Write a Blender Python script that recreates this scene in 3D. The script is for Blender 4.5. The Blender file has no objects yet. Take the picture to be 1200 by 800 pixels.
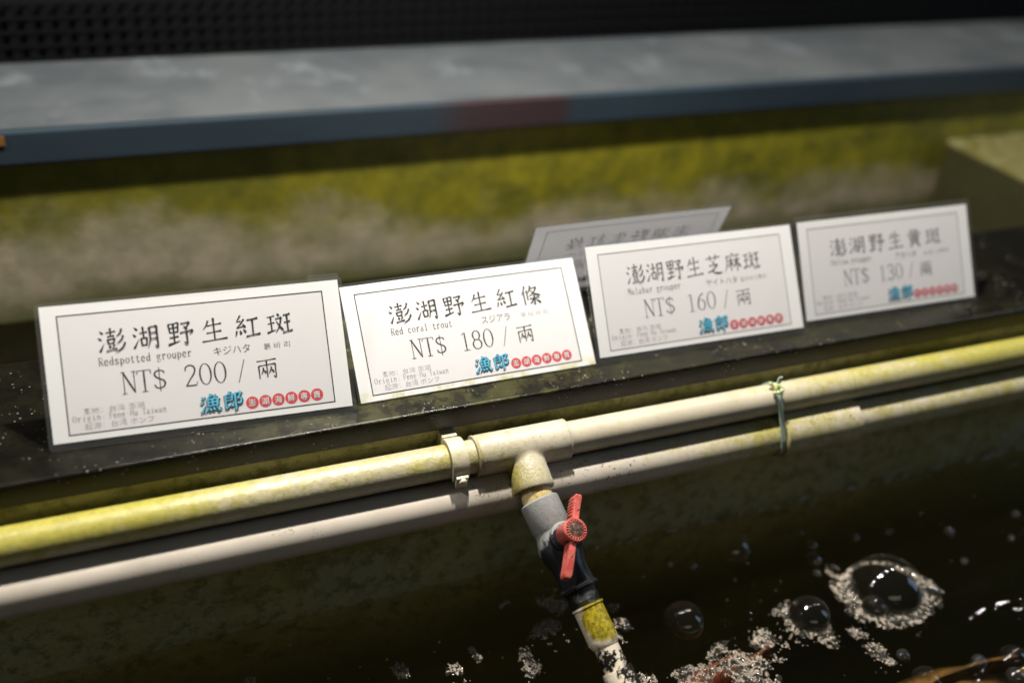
import bpy, bmesh, math, random
from mathutils import Vector, Matrix, noise as mnoise
random.seed(11)
sc = bpy.context.scene
col = sc.collection
V = Vector

# ------------------------------------------------------------------ camera
cam_d = bpy.data.cameras.new('camera')
cam = bpy.data.objects.new('camera', cam_d); col.objects.link(cam)
Rr = Matrix(((0.926470517, -0.370764983, 0.064697052),
             (0.141281667, 0.501931595, 0.853290199),
             (-0.348843621, -0.781407705, 0.517407119)))      # world -> camera
cam.matrix_world = Matrix.Translation((0.0566454, -0.5833487, 0.4422374)) @ Rr.transposed().to_4x4()
cam_d.sensor_width = 36.0
cam_d.lens = 36.0
cam_d.clip_start = 0.01
cam_d.clip_end = 50
cam_d.dof.use_dof = True
cam_d.dof.focus_distance = 0.766
cam_d.dof.aperture_fstop = 2.0
sc.camera = cam

# ------------------------------------------------------------------ world, lamps, exposure
w = bpy.data.worlds.new('World'); sc.world = w; w.use_nodes = True
w.node_tree.nodes['Background'].inputs[0].default_value = (0.75, 0.85, 1.0, 1)
w.node_tree.nodes['Background'].inputs[1].default_value = 0.016

def lamp(name, kind, loc, energy, color, size=0.03, size_y=None, target=None):
    d = bpy.data.lights.new(name, kind); d.energy = energy; d.color = color
    if kind == 'AREA':
        d.size = size
        if size_y: d.shape = 'RECTANGLE'; d.size_y = size_y
    else:
        d.shadow_soft_size = size
    o = bpy.data.objects.new(name, d); col.objects.link(o); o.location = loc
    if target is not None:
        o.rotation_euler = (V(target) - V(loc)).to_track_quat('-Z', 'Y').to_euler()
    return o
WARM = (1.0, 0.945, 0.865)
lamp('hanging_bulb', 'POINT', (0.36, 0.215, 0.86), 84, WARM, 0.018)
for lx, e in ((-0.45, 21), (0.12, 4), (0.72, 3), (1.05, 5), (-0.95, 5), (1.7, 7)):
    lamp('hanging_bulb', 'POINT', (lx, 0.215, 0.86), e, WARM, 0.035)
lamp('front_fill', 'AREA', (0.1, -2.1, 0.75), 2.3, (1.0, 0.93, 0.74), 1.4, 0.5, (0.4, 0.0, -0.1))  # added fill light in front, brightens the wall under the ledge
lamp('open_shopfront_daylight', 'AREA', (3.0, -0.9, 0.9), 7, (0.50, 0.72, 1.0), 0.8, 1.6, (0.5, 0.0, 0.0))

vs = sc.view_settings
vs.view_transform = 'Standard'; vs.look = 'None'; vs.gamma = 1; vs.exposure = 0.0
vs.use_curve_mapping = False
sc.render.film_transparent = False
sc.cycles.max_bounces = 8
sc.cycles.transparent_max_bounces = 24
sc.cycles.caustics_reflective = False
sc.cycles.caustics_refractive = False
sc.cycles.sample_clamp_indirect = 4.0

# ------------------------------------------------------------------ material helpers
class NT:
    def __init__(s, name):
        s.m = bpy.data.materials.new(name); s.m.use_nodes = True
        s.t = s.m.node_tree; s.t.nodes.clear()
        s.out = s.t.nodes.new('ShaderNodeOutputMaterial')
        s._pos = None
    def n(s, typ, **kw):
        x = s.t.nodes.new(typ)
        for k, v in kw.items(): setattr(x, k, v)
        return x
    def put(s, sock, v):
        if isinstance(v, bpy.types.NodeSocket): s.t.links.new(v, sock)
        elif isinstance(v, (tuple, list)) and len(v) == 3 and sock.type == 'RGBA': sock.default_value = (*v, 1)
        else: sock.default_value = v
    def pos(s, scale=(1, 1, 1)):
        if s._pos is None: s._pos = s.n('ShaderNodeNewGeometry').outputs['Position']
        if scale == (1, 1, 1): return s._pos
        x = s.n('ShaderNodeVectorMath', operation='MULTIPLY')
        s.put(x.inputs[0], s._pos); x.inputs[1].default_value = scale
        return x.outputs[0]
    def axis(s, i):
        x = s.n('ShaderNodeSeparateXYZ'); s.put(x.inputs[0], s.pos()); return x.outputs[i]
    def noise(s, scale, detail=4, rough=0.6, vec=None, dist=0.0):
        x = s.n('ShaderNodeTexNoise'); s.put(x.inputs['Vector'], vec or s.pos())
        x.inputs['Scale'].default_value = scale; x.inputs['Detail'].default_value = detail
        x.inputs['Roughness'].default_value = rough; x.inputs['Distortion'].default_value = dist
        return x.outputs['Fac']
    def voro(s, scale, vec=None, feature='F1'):
        x = s.n('ShaderNodeTexVoronoi', feature=feature); s.put(x.inputs['Vector'], vec or s.pos())
        x.inputs['Scale'].default_value = scale
        return x.outputs['Distance']
    def rng(s, v, a, b, c=0.0, d=1.0, smooth=True):
        x = s.n('ShaderNodeMapRange', interpolation_type='SMOOTHSTEP' if smooth else 'LINEAR')
        s.put(x.inputs[0], v)
        for i, q in enumerate((a, b, c, d)): x.inputs[i + 1].default_value = q
        return x.outputs[0]
    def ma(s, op, a, b=0.0):
        x = s.n('ShaderNodeMath', operation=op); s.put(x.inputs[0], a); s.put(x.inputs[1], b); return x.outputs[0]
    def mix(s, fac, a, b):
        x = s.n('ShaderNodeMix', data_type='RGBA'); s.put(x.inputs[0], fac); s.put(x.inputs[6], a); s.put(x.inputs[7], b)
        return x.outputs[2]
    def curve(s, v, stops, lo, hi):                     # piecewise value along v
        r = s.rng(v, lo, hi, smooth=False)
        x = s.n('ShaderNodeValToRGB'); s.put(x.inputs[0], r); e = x.color_ramp.elements
        while len(e) < len(stops): e.new(0.5)
        for k, (p, q) in enumerate(stops):
            e[k].position = (p - lo) / (hi - lo); e[k].color = (q, q, q, 1)
        return x.outputs[0]
    def bump(s, h, strength=0.3, dist=0.001):
        x = s.n('ShaderNodeBump'); s.put(x.inputs['Height'], h)
        x.inputs['Strength'].default_value = strength; x.inputs['Distance'].default_value = dist
        return x.outputs[0]
    def pbr(s, color, rough=0.5, normal=None, spec=0.5, **kw):
        x = s.n('ShaderNodeBsdfPrincipled'); s.put(x.inputs['Base Color'], color); s.put(x.inputs['Roughness'], rough)
        x.inputs['Specular IOR Level'].default_value = spec
        if normal: s.put(x.inputs['Normal'], normal)
        for k, v in kw.items(): s.put(x.inputs[k], v)
        s.t.links.new(x.outputs[0], s.out.inputs[0]); return x
    def schlick(s, ior, normal=None, power=5.0):                     # two-sided Fresnel of a thin skin
        lw = s.n('ShaderNodeLayerWeight'); lw.inputs[0].default_value = 0.5
        if normal: s.put(lw.inputs['Normal'], normal)
        f0 = ((ior - 1) / (ior + 1)) ** 2
        return s.ma('ADD', s.ma('MULTIPLY', s.ma('POWER', lw.outputs['Facing'], power), 1 - f0), f0)
    def done(s, shader): s.t.links.new(shader, s.out.inputs[0]); return s.m

def plain(name, color, rough=0.5, spec=0.5):
    a = NT(name); a.pbr(color, rough, spec=spec); return a.m

def clear_film(name, ior, tint, haze, rough, gloss=(1, 1, 1)):
    a = NT(name)
    tr = a.n('ShaderNodeBsdfTransparent'); a.put(tr.inputs[0], tint)
    df = a.n('ShaderNodeBsdfDiffuse'); a.put(df.inputs[0], (0.75, 0.75, 0.72))
    m1 = a.n('ShaderNodeMixShader'); m1.inputs[0].default_value = haze
    a.t.links.new(tr.outputs[0], m1.inputs[1]); a.t.links.new(df.outputs[0], m1.inputs[2])
    gl = a.n('ShaderNodeBsdfGlossy'); a.put(gl.inputs[0], gloss); gl.inputs['Roughness'].default_value = rough
    m2 = a.n('ShaderNodeMixShader'); a.t.links.new(a.schlick(ior, None, 4.0 if rough < .05 else 5.0), m2.inputs[0])
    a.t.links.new(m1.outputs[0], m2.inputs[1]); a.t.links.new(gl.outputs[0], m2.inputs[2])
    a.done(m2.outputs[0]); return a

M = {}
M['film'] = clear_film('clear_laminate', 1.40, (0.96, 0.965, 0.97), 0.022, 0.10).m
M['tiny'] = clear_film('tiny_bubble_film', 1.95, (0.94, 0.94, 0.92), 0.016, 0.03).m
M['bubble'] = clear_film('soap_film', 1.62, (0.97, 0.97, 0.96), 0.003, 0.02).m

def sheet_mat(name, c1, c2, stain=False):
    a = NT(name); c = a.mix(a.noise(60, 3), c1, c2)
    if stain:                                  # algae-stained lower edge
        st = a.ma('MULTIPLY', a.rng(a.axis(2), 0.010, 0.001), a.rng(a.noise(60, 5, 0.7), 0.45, 0.66))
        c = a.mix(a.ma('MULTIPLY', st, 0.8), c, (0.62, 0.58, 0.12))
    d1 = a.n('ShaderNodeBsdfDiffuse'); a.put(d1.inputs[0], c)
    d2 = a.n('ShaderNodeBsdfTranslucent'); a.put(d2.inputs[0], (0.86, 0.86, 0.9))
    mx = a.n('ShaderNodeMixShader'); mx.inputs[0].default_value = 0.20
    a.t.links.new(d1.outputs[0], mx.inputs[1]); a.t.links.new(d2.outputs[0], mx.inputs[2])
    return a.done(mx.outputs[0])
M['paper'] = sheet_mat('card_paper', (0.95, 0.945, 0.93), (0.92, 0.91, 0.895))
M['paper_stained'] = sheet_mat('stained_card_paper', (0.95, 0.945, 0.93), (0.92, 0.91, 0.895), True)
M['panel'] = sheet_mat('printed_tint', (0.86, 0.835, 0.83), (0.83, 0.805, 0.80))
M['ink'] = plain('black_ink', (0.012, 0.011, 0.011), 0.5)
M['ink_soft'] = plain('dark_grey_ink', (0.10, 0.095, 0.095), 0.5)
M['ink_grey'] = plain('grey_ink', (0.25, 0.24, 0.24), 0.5)
M['ink_pale'] = plain('pale_grey_ink', (0.42, 0.40, 0.40), 0.5)
M['cyan'] = plain('cyan_ink', (0.08, 0.38, 0.54), 0.5)
M['navy'] = plain('navy_ink', (0.008, 0.03, 0.06), 0.5)
M['red_ink'] = plain('red_ink', (0.58, 0.050, 0.062), 0.5)
M['white_ink'] = plain('white_ink', (0.85, 0.82, 0.80), 0.5)

def pvc(name, base, stops, algae=(0.36, 0.325, 0.06), dirt=0.25, top_z=None, spot=None, rough=0.30, grime=(0.05, 0.03, 0.015), bumpy=0.45):
    a = NT(name); x = a.axis(0)
    cov = a.curve(x, stops, -0.4, 1.4)
    n1 = a.noise(55, 6, 0.7); n2 = a.noise(260, 4, 0.7)
    nn = a.ma('ADD', a.ma('MULTIPLY', n1, 0.7), a.ma('MULTIPLY', n2, 0.3))
    if top_z:
        cov = a.ma('MULTIPLY', cov, a.rng(a.axis(2), top_z[0], top_z[1], 0.55, 1.25))
    if spot:
        ds = a.n('ShaderNodeVectorMath', operation='DISTANCE'); a.put(ds.inputs[0], a.pos()); ds.inputs[1].default_value = spot
        cov = a.ma('ADD', cov, a.rng(ds.outputs['Value'], 0.026, 0.006, 0.0, 0.22))
    f = a.rng(a.ma('ADD', nn, cov), 0.62, 1.02)
    c0 = a.mix(a.rng(a.noise(22, 3), 0.35, 0.7), base, tuple(q * 0.88 for q in base))
    c = a.mix(f, c0, a.mix(a.rng(n2, 0.4, 0.65), algae, tuple(q * 0.78 for q in algae)))
    sp = a.rng(a.noise(420, 3, 0.75), 0.70 - dirt * 0.12, 0.75 - dirt * 0.12)
    sp = a.ma('MULTIPLY', sp, a.rng(a.noise(16, 2), 0.46, 0.62))
    c = a.mix(sp, c, grime)
    h = a.ma('ADD', a.ma('MULTIPLY', n2, 0.6), a.ma('MULTIPLY', a.noise(900, 3, 0.7), 0.5))
    a.pbr(c, a.rng(n1, 0.3, 0.7, rough - 0.08, rough + 0.18), a.bump(a.ma('MULTIPLY', h, a.rng(f, 0, 1, 0.35, 1.0)), bumpy, 0.0012))
    return a.m
CREAM = (0.46, 0.415, 0.315)
M['pipe_upper'] = pvc('cream_pvc_algae', CREAM, ((-0.4, 0.50), (0.05, 0.42), (0.14, 0.26), (0.23, 0.22), (0.27, 0.30), (0.30, 0.12), (0.38, 0.10), (0.50, 0.10), (0.60, 0.24), (0.78, 0.40), (1.2, 0.50)), top_z=(-0.045, -0.02))
M['pipe_lower'] = pvc('cream_pvc_dusty', (0.52, 0.465, 0.39), ((-0.4, 0.0), (0.36, 0.04), (0.44, 0.18), (0.55, 0.38), (0.62, 0.28), (0.80, 0.36), (1.2, 0.40)), dirt=0.8, bumpy=0.2, rough=0.42)
M['tee'] = pvc('cream_pvc_fitting', (0.47, 0.43, 0.34), ((-0.4, 0.2), (0.27, 0.34), (0.31, 0.20), (0.34, 0.16), (0.37, 0.14), (1.2, 0.1)), algae=(0.30, 0.25, 0.025), dirt=0.5, spot=(0.316, -0.034, -0.047))
M['stub'] = pvc('cream_pvc_yellowed', (0.56, 0.46, 0.26), ((-0.4, 0.3), (1.2, 0.3)), algae=(0.34, 0.24, 0.02), dirt=0.9)
M['clip'] = pvc('cream_plastic_clip', (0.55, 0.50, 0.38), ((-0.4, 0.2), (1.2, 0.2)), dirt=0.2)

a = NT('grey_pvc_valve')
n1 = a.noise(48, 5, 0.7); n2 = a.noise(300, 4, 0.7)
wet = a.rng(a.ma('ADD', a.rng(a.axis(1), -0.062, -0.100, 0, 0.55), a.ma('MULTIPLY', n1, 0.9)), 0.60, 0.72)
c = a.mix(a.rng(n2, 0.3, 0.7), (0.26, 0.265, 0.255), (0.20, 0.205, 0.20))
c = a.mix(wet, c, (0.016, 0.016, 0.018))
c = a.mix(a.rng(a.ma('ADD', n1, a.ma('MULTIPLY', n2, 0.5)), 0.94, 1.0), c, (0.16, 0.10, 0.02))
a.pbr(c, a.rng(wet, 0, 1, 0.42, 0.2), a.bump(a.ma('ADD', n2, a.noise(900, 2)), 0.3, 0.0008)); M['valve'] = a.m

a = NT('black_slime')
n1 = a.noise(160, 5, 0.7)
a.pbr(a.mix(a.rng(n1, 0.55, 0.7), (0.010, 0.010, 0.009), (0.10, 0.085, 0.05)), 0.13, a.bump(n1, 0.8, 0.003)); M['slime'] = a.m

a = NT('cream_pvc_coupler')
n1 = a.noise(75, 5, 0.7); n2 = a.noise(330, 4, 0.7)
# algae blob growing on the upper half of the coupler, black slime on the pipe below it
ca = a.n('ShaderNodeVectorMath', operation='DISTANCE'); a.put(ca.inputs[0], a.pos()); ca.inputs[1].default_value = (0.3465, -0.134, -0.101)
f = a.rng(a.ma('ADD', ca.outputs['Value'], a.ma('MULTIPLY', a.ma('SUBTRACT', n1, 0.5), 0.014)), 0.0195, 0.0150)
c = a.mix(f, (0.62, 0.55, 0.43), a.mix(a.rng(n2, 0.38, 0.62), (0.36, 0.28, 0.015), (0.14, 0.12, 0.012)))
sl = a.rng(a.ma('ADD', a.noise(48, 5, 0.72), a.ma('MULTIPLY', n2, 0.35)), 0.69, 0.74)
sl = a.ma('MULTIPLY', sl, a.rng(a.axis(1), -0.1425, -0.1465))
c = a.mix(sl, c, (0.012, 0.011, 0.010))
a.pbr(c, a.rng(sl, 0, 1, 0.30, 0.26), a.bump(n2, 0.4, 0.0012)); M['coupler'] = a.m

a = NT('red_plastic')
n1 = a.noise(120, 5, 0.75)
c = a.mix(a.rng(n1, 0.35, 0.65), (0.40, 0.052, 0.046), (0.53, 0.14, 0.11))
c = a.mix(a.rng(a.noise(150, 5, 0.7), 0.57, 0.66), c, (0.05, 0.022, 0.012))
a.pbr(c, 0.36, a.bump(n1, 0.25, 0.0008)); M['red'] = a.m
a = NT('grimy_red_cap')
n1 = a.noise(330, 5, 0.75)
a.pbr(a.mix(a.rng(n1, 0.46, 0.66), (0.014, 0.011, 0.008), (0.26, 0.085, 0.05)), 0.5, a.bump(n1, 0.6, 0.001)); M['cap'] = a.m
M['tie'] = plain('pale_green_nylon', (0.30, 0.38, 0.31), 0.4)
a = NT('tie_knot_algae')
a.pbr(a.mix(a.rng(a.noise(420, 3), 0.42, 0.6), (0.48, 0.54, 0.36), (0.30, 0.32, 0.04)), 0.4); M['knot'] = a.m

a = NT('black_stone_ledge')
x = a.axis(0)
n1 = a.noise(38, 5, 0.7); n2 = a.noise(420, 4, 0.75)
c = a.mix(n1, (0.0028, 0.0025, 0.0022), (0.0065, 0.0055, 0.004))
alg = a.ma('MULTIPLY', a.rng(n1, 0.38, 0.60), a.curve(x, ((-0.4, 0.0), (0.08, 0.1), (0.18, 0.7), (0.24, 1.0), (0.36, 0.9), (0.44, 0.35), (0.75, 0.25), (0.95, 0.0)), -0.4, 1.4))
c = a.mix(a.ma('MULTIPLY', a.ma('MULTIPLY', alg, 0.32), a.rng(a.axis(2), -0.003, -0.0005)), c, (0.085, 0.085, 0.014))
sp = a.rng(a.ma('ADD', a.voro(230), a.ma('MULTIPLY', a.noise(25, 3), 0.9)), 0.57, 0.50)
c = a.mix(a.ma('MULTIPLY', sp, 0.5), c, (0.26, 0.25, 0.21))
h = a.ma('ADD', a.ma('MULTIPLY', n2, 0.8), a.ma('MULTIPLY', a.noise(1300, 2), 0.6))
a.pbr(c, a.rng(n1, 0.3, 0.7, 0.16, 0.28), a.bump(h, 0.30, 0.0010), spec=0.26); M['ledge'] = a.m

a = NT('slimy_tank_wall')
st = a.pos((0.55, 1, 1.0))
n1 = a.noise(11, 7, 0.74, st); n2 = a.noise(70, 6, 0.75); n3 = a.noise(380, 4, 0.75)
z = a.axis(2)
c = a.mix(a.rng(n1, 0.36, 0.62), (0.17, 0.165, 0.028), (0.36, 0.34, 0.145))
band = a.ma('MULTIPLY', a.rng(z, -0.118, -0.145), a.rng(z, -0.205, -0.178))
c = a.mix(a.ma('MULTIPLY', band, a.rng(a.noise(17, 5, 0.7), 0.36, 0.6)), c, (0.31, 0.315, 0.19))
c = a.mix(a.ma('MULTIPLY', a.rng(n2, 0.48, 0.62), 0.75), c, (0.105, 0.100, 0.016))
c = a.mix(a.ma('MULTIPLY', a.rng(n3, 0.55, 0.66), 0.5), c, (0.42, 0.41, 0.27))
c = a.mix(a.rng(z, -0.160, -0.27), c, a.mix(n2, (0.045, 0.040, 0.010), (0.11, 0.095, 0.028)))  # wet zone, then the fading of light under water put into the colour
a.pbr(c, a.rng(n2, 0.3, 0.7, 0.28, 0.6), a.bump(a.ma('ADD', n2, a.ma('MULTIPLY', n3, 0.5)), 0.6, 0.002)); M['wall'] = a.m

def algae_wall(name, shaded_sides):
    a = NT(name)
    n1 = a.noise(9, 6, 0.62, a.pos((1.0, 1, 1.5))); n2 = a.noise(38, 6, 0.66, a.pos((1, 1, 0.9))); n3 = a.noise(6, 5, 0.7, a.pos((1, 1, 1.8)))
    z = a.axis(2)
    zb = a.curve(a.axis(0), ((-0.4, 0.60), (0.0, 0.545), (0.16, 0.44), (0.38, 0.26), (0.75, 0.18), (1.2, 0.22)), -0.4, 1.4)    # lower edge of the growth, 0..1 over z -0.08..0.05
    zz = a.rng(z, -0.08, 0.05, 0, 1, False)
    t = a.ma('ADD', a.ma('SUBTRACT', zz, zb), a.ma('MULTIPLY', a.ma('SUBTRACT', n1, 0.5), 1.15))
    f = a.rng(t, -0.24, 0.26)
    alg = a.mix(a.rng(n2, 0.25, 0.75), (0.245, 0.215, 0.008), (0.105, 0.103, 0.006))
    alg = a.mix(a.rng(n3, 0.50, 0.70), alg, (0.060, 0.062, 0.005))
    alg = a.mix(a.curve(a.axis(0), ((-0.4, 0.75), (0.05, 0.65), (0.35, 0.25), (0.5, 0.05), (0.95, 0.10), (1.2, 0.5)), -0.4, 1.4), alg, a.mix(n2, (0.120, 0.112, 0.010), (0.065, 0.066, 0.008)))
    c = a.mix(f, a.mix(a.rng(n2, 0.3, 0.7), (0.345, 0.295, 0.205), (0.225, 0.205, 0.130)), alg)
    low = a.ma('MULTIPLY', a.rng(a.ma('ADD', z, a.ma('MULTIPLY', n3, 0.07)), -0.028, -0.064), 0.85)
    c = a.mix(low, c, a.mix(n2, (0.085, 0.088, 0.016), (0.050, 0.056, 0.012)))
    if shaded_sides: c = a.mix(a.rng(z, -0.003, -0.009), a.mix(a.rng(n2, 0.4, 0.6), (0.085, 0.080, 0.014), (0.150, 0.135, 0.060)), a.mix(n2, (0.010, 0.010, 0.003), (0.030, 0.028, 0.006)))  # algae on top; shade of the unlit sides put into their colour
    a.pbr(c, 0.5, a.bump(n2, 0.4, 0.002)); return a.m
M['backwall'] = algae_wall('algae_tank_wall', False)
M['divider'] = algae_wall('shade_painted_divider', True)

def water_mat(name, tint, scale, strength, dist):
    a = NT(name)
    h = a.ma('ADD', a.noise(scale, 3, 0.55, a.pos((0.6, 1.5, 1)), 0.6), a.ma('MULTIPLY', a.noise(scale * 4.5, 3, 0.5), 0.25))
    nb = a.bump(h, strength, dist)
    tr = a.n('ShaderNodeBsdfTransparent'); a.put(tr.inputs[0], tint)
    gl = a.n('ShaderNodeBsdfGlossy'); gl.inputs['Roughness'].default_value = 0.02; a.put(gl.inputs['Normal'], nb)
    mk = a.n('ShaderNodeBsdfDiffuse'); a.put(mk.inputs[0], (0.16, 0.13, 0.045))
    mm = a.n('ShaderNodeMixShader'); mm.inputs[0].default_value = 0.003
    a.t.links.new(tr.outputs[0], mm.inputs[1]); a.t.links.new(mk.outputs[0], mm.inputs[2])
    m2 = a.n('ShaderNodeMixShader'); a.t.links.new(a.schlick(1.33, nb), m2.inputs[0])
    a.t.links.new(mm.outputs[0], m2.inputs[1]); a.t.links.new(gl.outputs[0], m2.inputs[2])
    return a.done(m2.outputs[0])
M['water'] = water_mat('dark_tank_water', (0.97, 0.93, 0.80), 16, 0.24, 0.010)
M['water_back'] = water_mat('dark_back_water', (0.30, 0.28, 0.20), 14, 0.3, 0.01)
a = NT('dark_tank_floor')
a.pbr(a.mix(a.noise(9, 5, 0.7), (0.012, 0.011, 0.007), (0.035, 0.026, 0.012)), 0.7); M['floor'] = a.m

a = NT('foam')                                  # wet little bubbles: part clear, part milky
tr = a.n('ShaderNodeBsdfTransparent'); a.put(tr.inputs[0], (0.95, 0.93, 0.90))
df = a.n('ShaderNodeBsdfDiffuse'); a.put(df.inputs[0], a.mix(a.noise(500, 3), (0.64, 0.57, 0.48), (0.50, 0.43, 0.35)))
lw = a.n('ShaderNodeLayerWeight'); lw.inputs[0].default_value = 0.5
m1 = a.n('ShaderNodeMixShader'); a.put(m1.inputs[0], a.rng(lw.outputs['Facing'], 0.02, 0.6, 0.42, 0.95))
a.t.links.new(tr.outputs[0], m1.inputs[1]); a.t.links.new(df.outputs[0], m1.inputs[2])
gl = a.n('ShaderNodeBsdfGlossy'); gl.inputs['Roughness'].default_value = 0.08
m2 = a.n('ShaderNodeMixShader'); a.t.links.new(a.schlick(1.6), m2.inputs[0])
a.t.links.new(m1.outputs[0], m2.inputs[1]); a.t.links.new(gl.outputs[0], m2.inputs[2])
M['foam'] = a.done(m2.outputs[0])

a = NT('blue_painted_steel')
n1 = a.noise(14, 4, 0.6, a.pos((0.5, 1, 1.5)))
x = a.axis(0)
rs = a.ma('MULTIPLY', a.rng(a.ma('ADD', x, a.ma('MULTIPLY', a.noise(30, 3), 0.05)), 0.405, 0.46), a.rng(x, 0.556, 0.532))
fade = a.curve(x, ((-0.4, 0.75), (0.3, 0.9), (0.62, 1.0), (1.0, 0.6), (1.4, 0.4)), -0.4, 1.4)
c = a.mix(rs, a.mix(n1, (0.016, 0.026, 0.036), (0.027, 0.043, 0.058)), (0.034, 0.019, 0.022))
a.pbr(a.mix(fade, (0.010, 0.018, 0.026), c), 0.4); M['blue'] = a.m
M['maroon'] = plain('maroon_tape', (0.060, 0.022, 0.030), 0.45)
M['orange'] = plain('orange_plastic', (0.16, 0.07, 0.012), 0.5)
a = NT('grey_slab')
n1 = a.noise(7, 5, 0.65); n2 = a.noise(11, 4, 0.6, a.pos((1, 0.6, 1)))
c = a.mix(a.rng(n1, 0.35, 0.65), (0.044, 0.052, 0.057), (0.068, 0.075, 0.078))
c = a.mix(a.rng(n2, 0.55, 0.75), c, (0.105, 0.12, 0.13))
a.pbr(c, 0.45); M['slab'] = a.m
M['grille'] = plain('black_plastic', (0.0022, 0.0025, 0.003), 0.6, 0.1)
M['backing'] = plain('dark_board', (0.0028, 0.003, 0.004), 0.7, 0.1)
a = NT('fish_red_skin')
v = a.rng(a.voro(160), 0.25, 0.38)
a.pbr(a.mix(v, (0.06, 0.035, 0.02), a.mix(a.noise(20, 4), (0.15, 0.036, 0.016), (0.08, 0.022, 0.010))), 0.5, spec=0.2); M['fish_red'] = a.m
a = NT('fish_brown_skin')
n1 = a.noise(34, 5, 0.7)
a.pbr(a.mix(a.rng(n1, 0.38, 0.62), (0.15, 0.082, 0.022), (0.055, 0.032, 0.011)), 0.7, spec=0.2); M['fish_brown'] = a.m
M['eye'] = plain('fish_eye', (0.01, 0.01, 0.01), 0.1)

# ------------------------------------------------------------------ mesh helpers
def tag(o, label=None, cat=None, group=None, kind=None):
    for k, v in (('label', label), ('category', cat), ('group', group), ('kind', kind)):
        if v: o[k] = v
    return o
def empty(name, loc=(0, 0, 0), rot=None):
    o = bpy.data.objects.new(name, None); col.objects.link(o); o.empty_display_size = 0.02
    o.location = loc
    if rot is not None: o.rotation_euler = rot
    return o
def root_of(p):
    while p.parent: p = p.parent
    return p
def obj(name, vf, mat, parent=None, smooth=False, local=False, bevel=0.0):
    """one mesh object; world coordinates unless local (then the root's own frame)"""
    vs_, fs = vf
    off = V((0, 0, 0))
    if parent is not None and not local: off = root_of(parent).location
    me = bpy.data.meshes.new(name)
    me.from_pydata([tuple(V(q) - off) for q in vs_], [], fs)
    me.validate(); me.update()
    if bevel > 0:
        bm = bmesh.new(); bm.from_mesh(me)
        bmesh.ops.remove_doubles(bm, verts=bm.verts, dist=1e-6)
        bmesh.ops.bevel(bm, geom=[e for e in bm.edges if e.is_manifold and e.calc_face_angle(0) > 0.6], offset=bevel, segments=2, affect='EDGES', profile=0.6)
        bm.to_mesh(me); bm.free()
    me.materials.append(mat)
    if smooth: me.polygons.foreach_set('use_smooth', [True] * len(me.polygons))
    if smooth == 'auto':
        try: me.set_sharp_from_angle(angle=math.radians(38))
        except Exception: pass
    o = bpy.data.objects.new(name, me); col.objects.link(o)
    if parent is not None: o.parent = parent
    return o
def join(*parts):
    vs_, fs = [], []
    for v, f in parts:
        k = len(vs_); vs_ += list(v); fs += [tuple(i + k for i in q) for q in f]
    return vs_, fs
def box(x0, x1, y0, y1, z0, z1):
    v = [(x, y, z) for z in (z0, z1) for y in (y0, y1) for x in (x0, x1)]
    return v, [(0, 2, 3, 1), (4, 5, 7, 6), (0, 1, 5, 4), (2, 6, 7, 3), (0, 4, 6, 2), (1, 3, 7, 5)]
def frame(axis):
    d = V(axis).normalized()
    h = V((0, 0, 1)) if abs(d.z) < 0.9 else V((1, 0, 0))
    u = d.cross(h).normalized(); return d, u, d.cross(u).normalized()
def lathe(origin, axis, prof, seg=40, wob=None):
    d, u, v = frame(axis); o = V(origin); vs_, fs = [], []
    for s, r in prof:
        for k in range(seg):
            t = 2 * math.pi * k / seg
            q = r if not wob else r * (1 + wob * mnoise.noise(V((s * 90, math.cos(t) * 2, math.sin(t) * 2))))
            vs_.append(o + d * s + (u * math.cos(t) + v * math.sin(t)) * q)
    for i in range(len(prof) - 1):
        for k in range(seg):
            a_, b_ = i * seg + k, i * seg + (k + 1) % seg
            fs.append((a_, a_ + seg, b_ + seg, b_))
    fs.append(tuple(range(seg)))
    fs.append(tuple((len(prof) - 1) * seg + k for k in reversed(range(seg))))
    return vs_, fs
def obox(o, ax, ay, az, sx, sy, sz, tx=1.0):
    """box from point o along ax by sx, centred on ay/az with widths sy, sz; tx tapers the far end"""
    o, ax, ay, az = V(o), V(ax), V(ay), V(az); vs_ = []
    for s, k in ((0, 1.0), (sx, tx)):
        for b, c_ in ((-1, -1), (1, -1), (1, 1), (-1, 1)):
            vs_.append(o + ax * s + ay * (b * sy / 2 * k) + az * (c_ * sz / 2 * k))
    return vs_, [(0, 3, 2, 1), (4, 5, 6, 7), (0, 1, 5, 4), (1, 2, 6, 5), (2, 3, 7, 6), (3, 0, 4, 7)]

# ------------------------------------------------------------------ the setting
XL, XR = -0.9, 1.9
def extr(profile, x0=XL, x1=XR):                      # closed yz profile extruded along x
    n = len(profile)
    vs_ = [(x0, y, z) for y, z in profile] + [(x1, y, z) for y, z in profile]
    return vs_, [(k, (k + 1) % n, (k + 1) % n + n, k + n) for k in range(n)] + [tuple(reversed(range(n))), tuple(range(n, 2 * n))]
def arc(cy, cz, r, a0, a1, n=5):
    return [(cy + r * math.cos(math.radians(a0 + (a1 - a0) * k / n)), cz + r * math.sin(math.radians(a0 + (a1 - a0) * k / n))) for k in range(n + 1)]
LB, LF, LT = 0.160, 0.007, -0.0178
o = obj('ledge', extr(arc(LF + .0022, -.0022, .0022, 180, 90) + arc(LB - .002, -.002, .002, 90, 0) + [(LB, LT), (LF, LT)]), M['ledge'], smooth='auto')
tag(o, 'wet black stone ledge that the price cards stand on', 'ledge', kind='structure')
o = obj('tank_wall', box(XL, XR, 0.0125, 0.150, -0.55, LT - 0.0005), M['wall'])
tag(o, 'slimy dark green tank wall under the black ledge', 'wall', kind='structure')
o = obj('tank_floor', box(XL, XR, -1.6, 0.0120, -0.56, -0.55), M['floor']); tag(o, 'dark floor of the fish tank under the water', 'floor', kind='structure')
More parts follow.
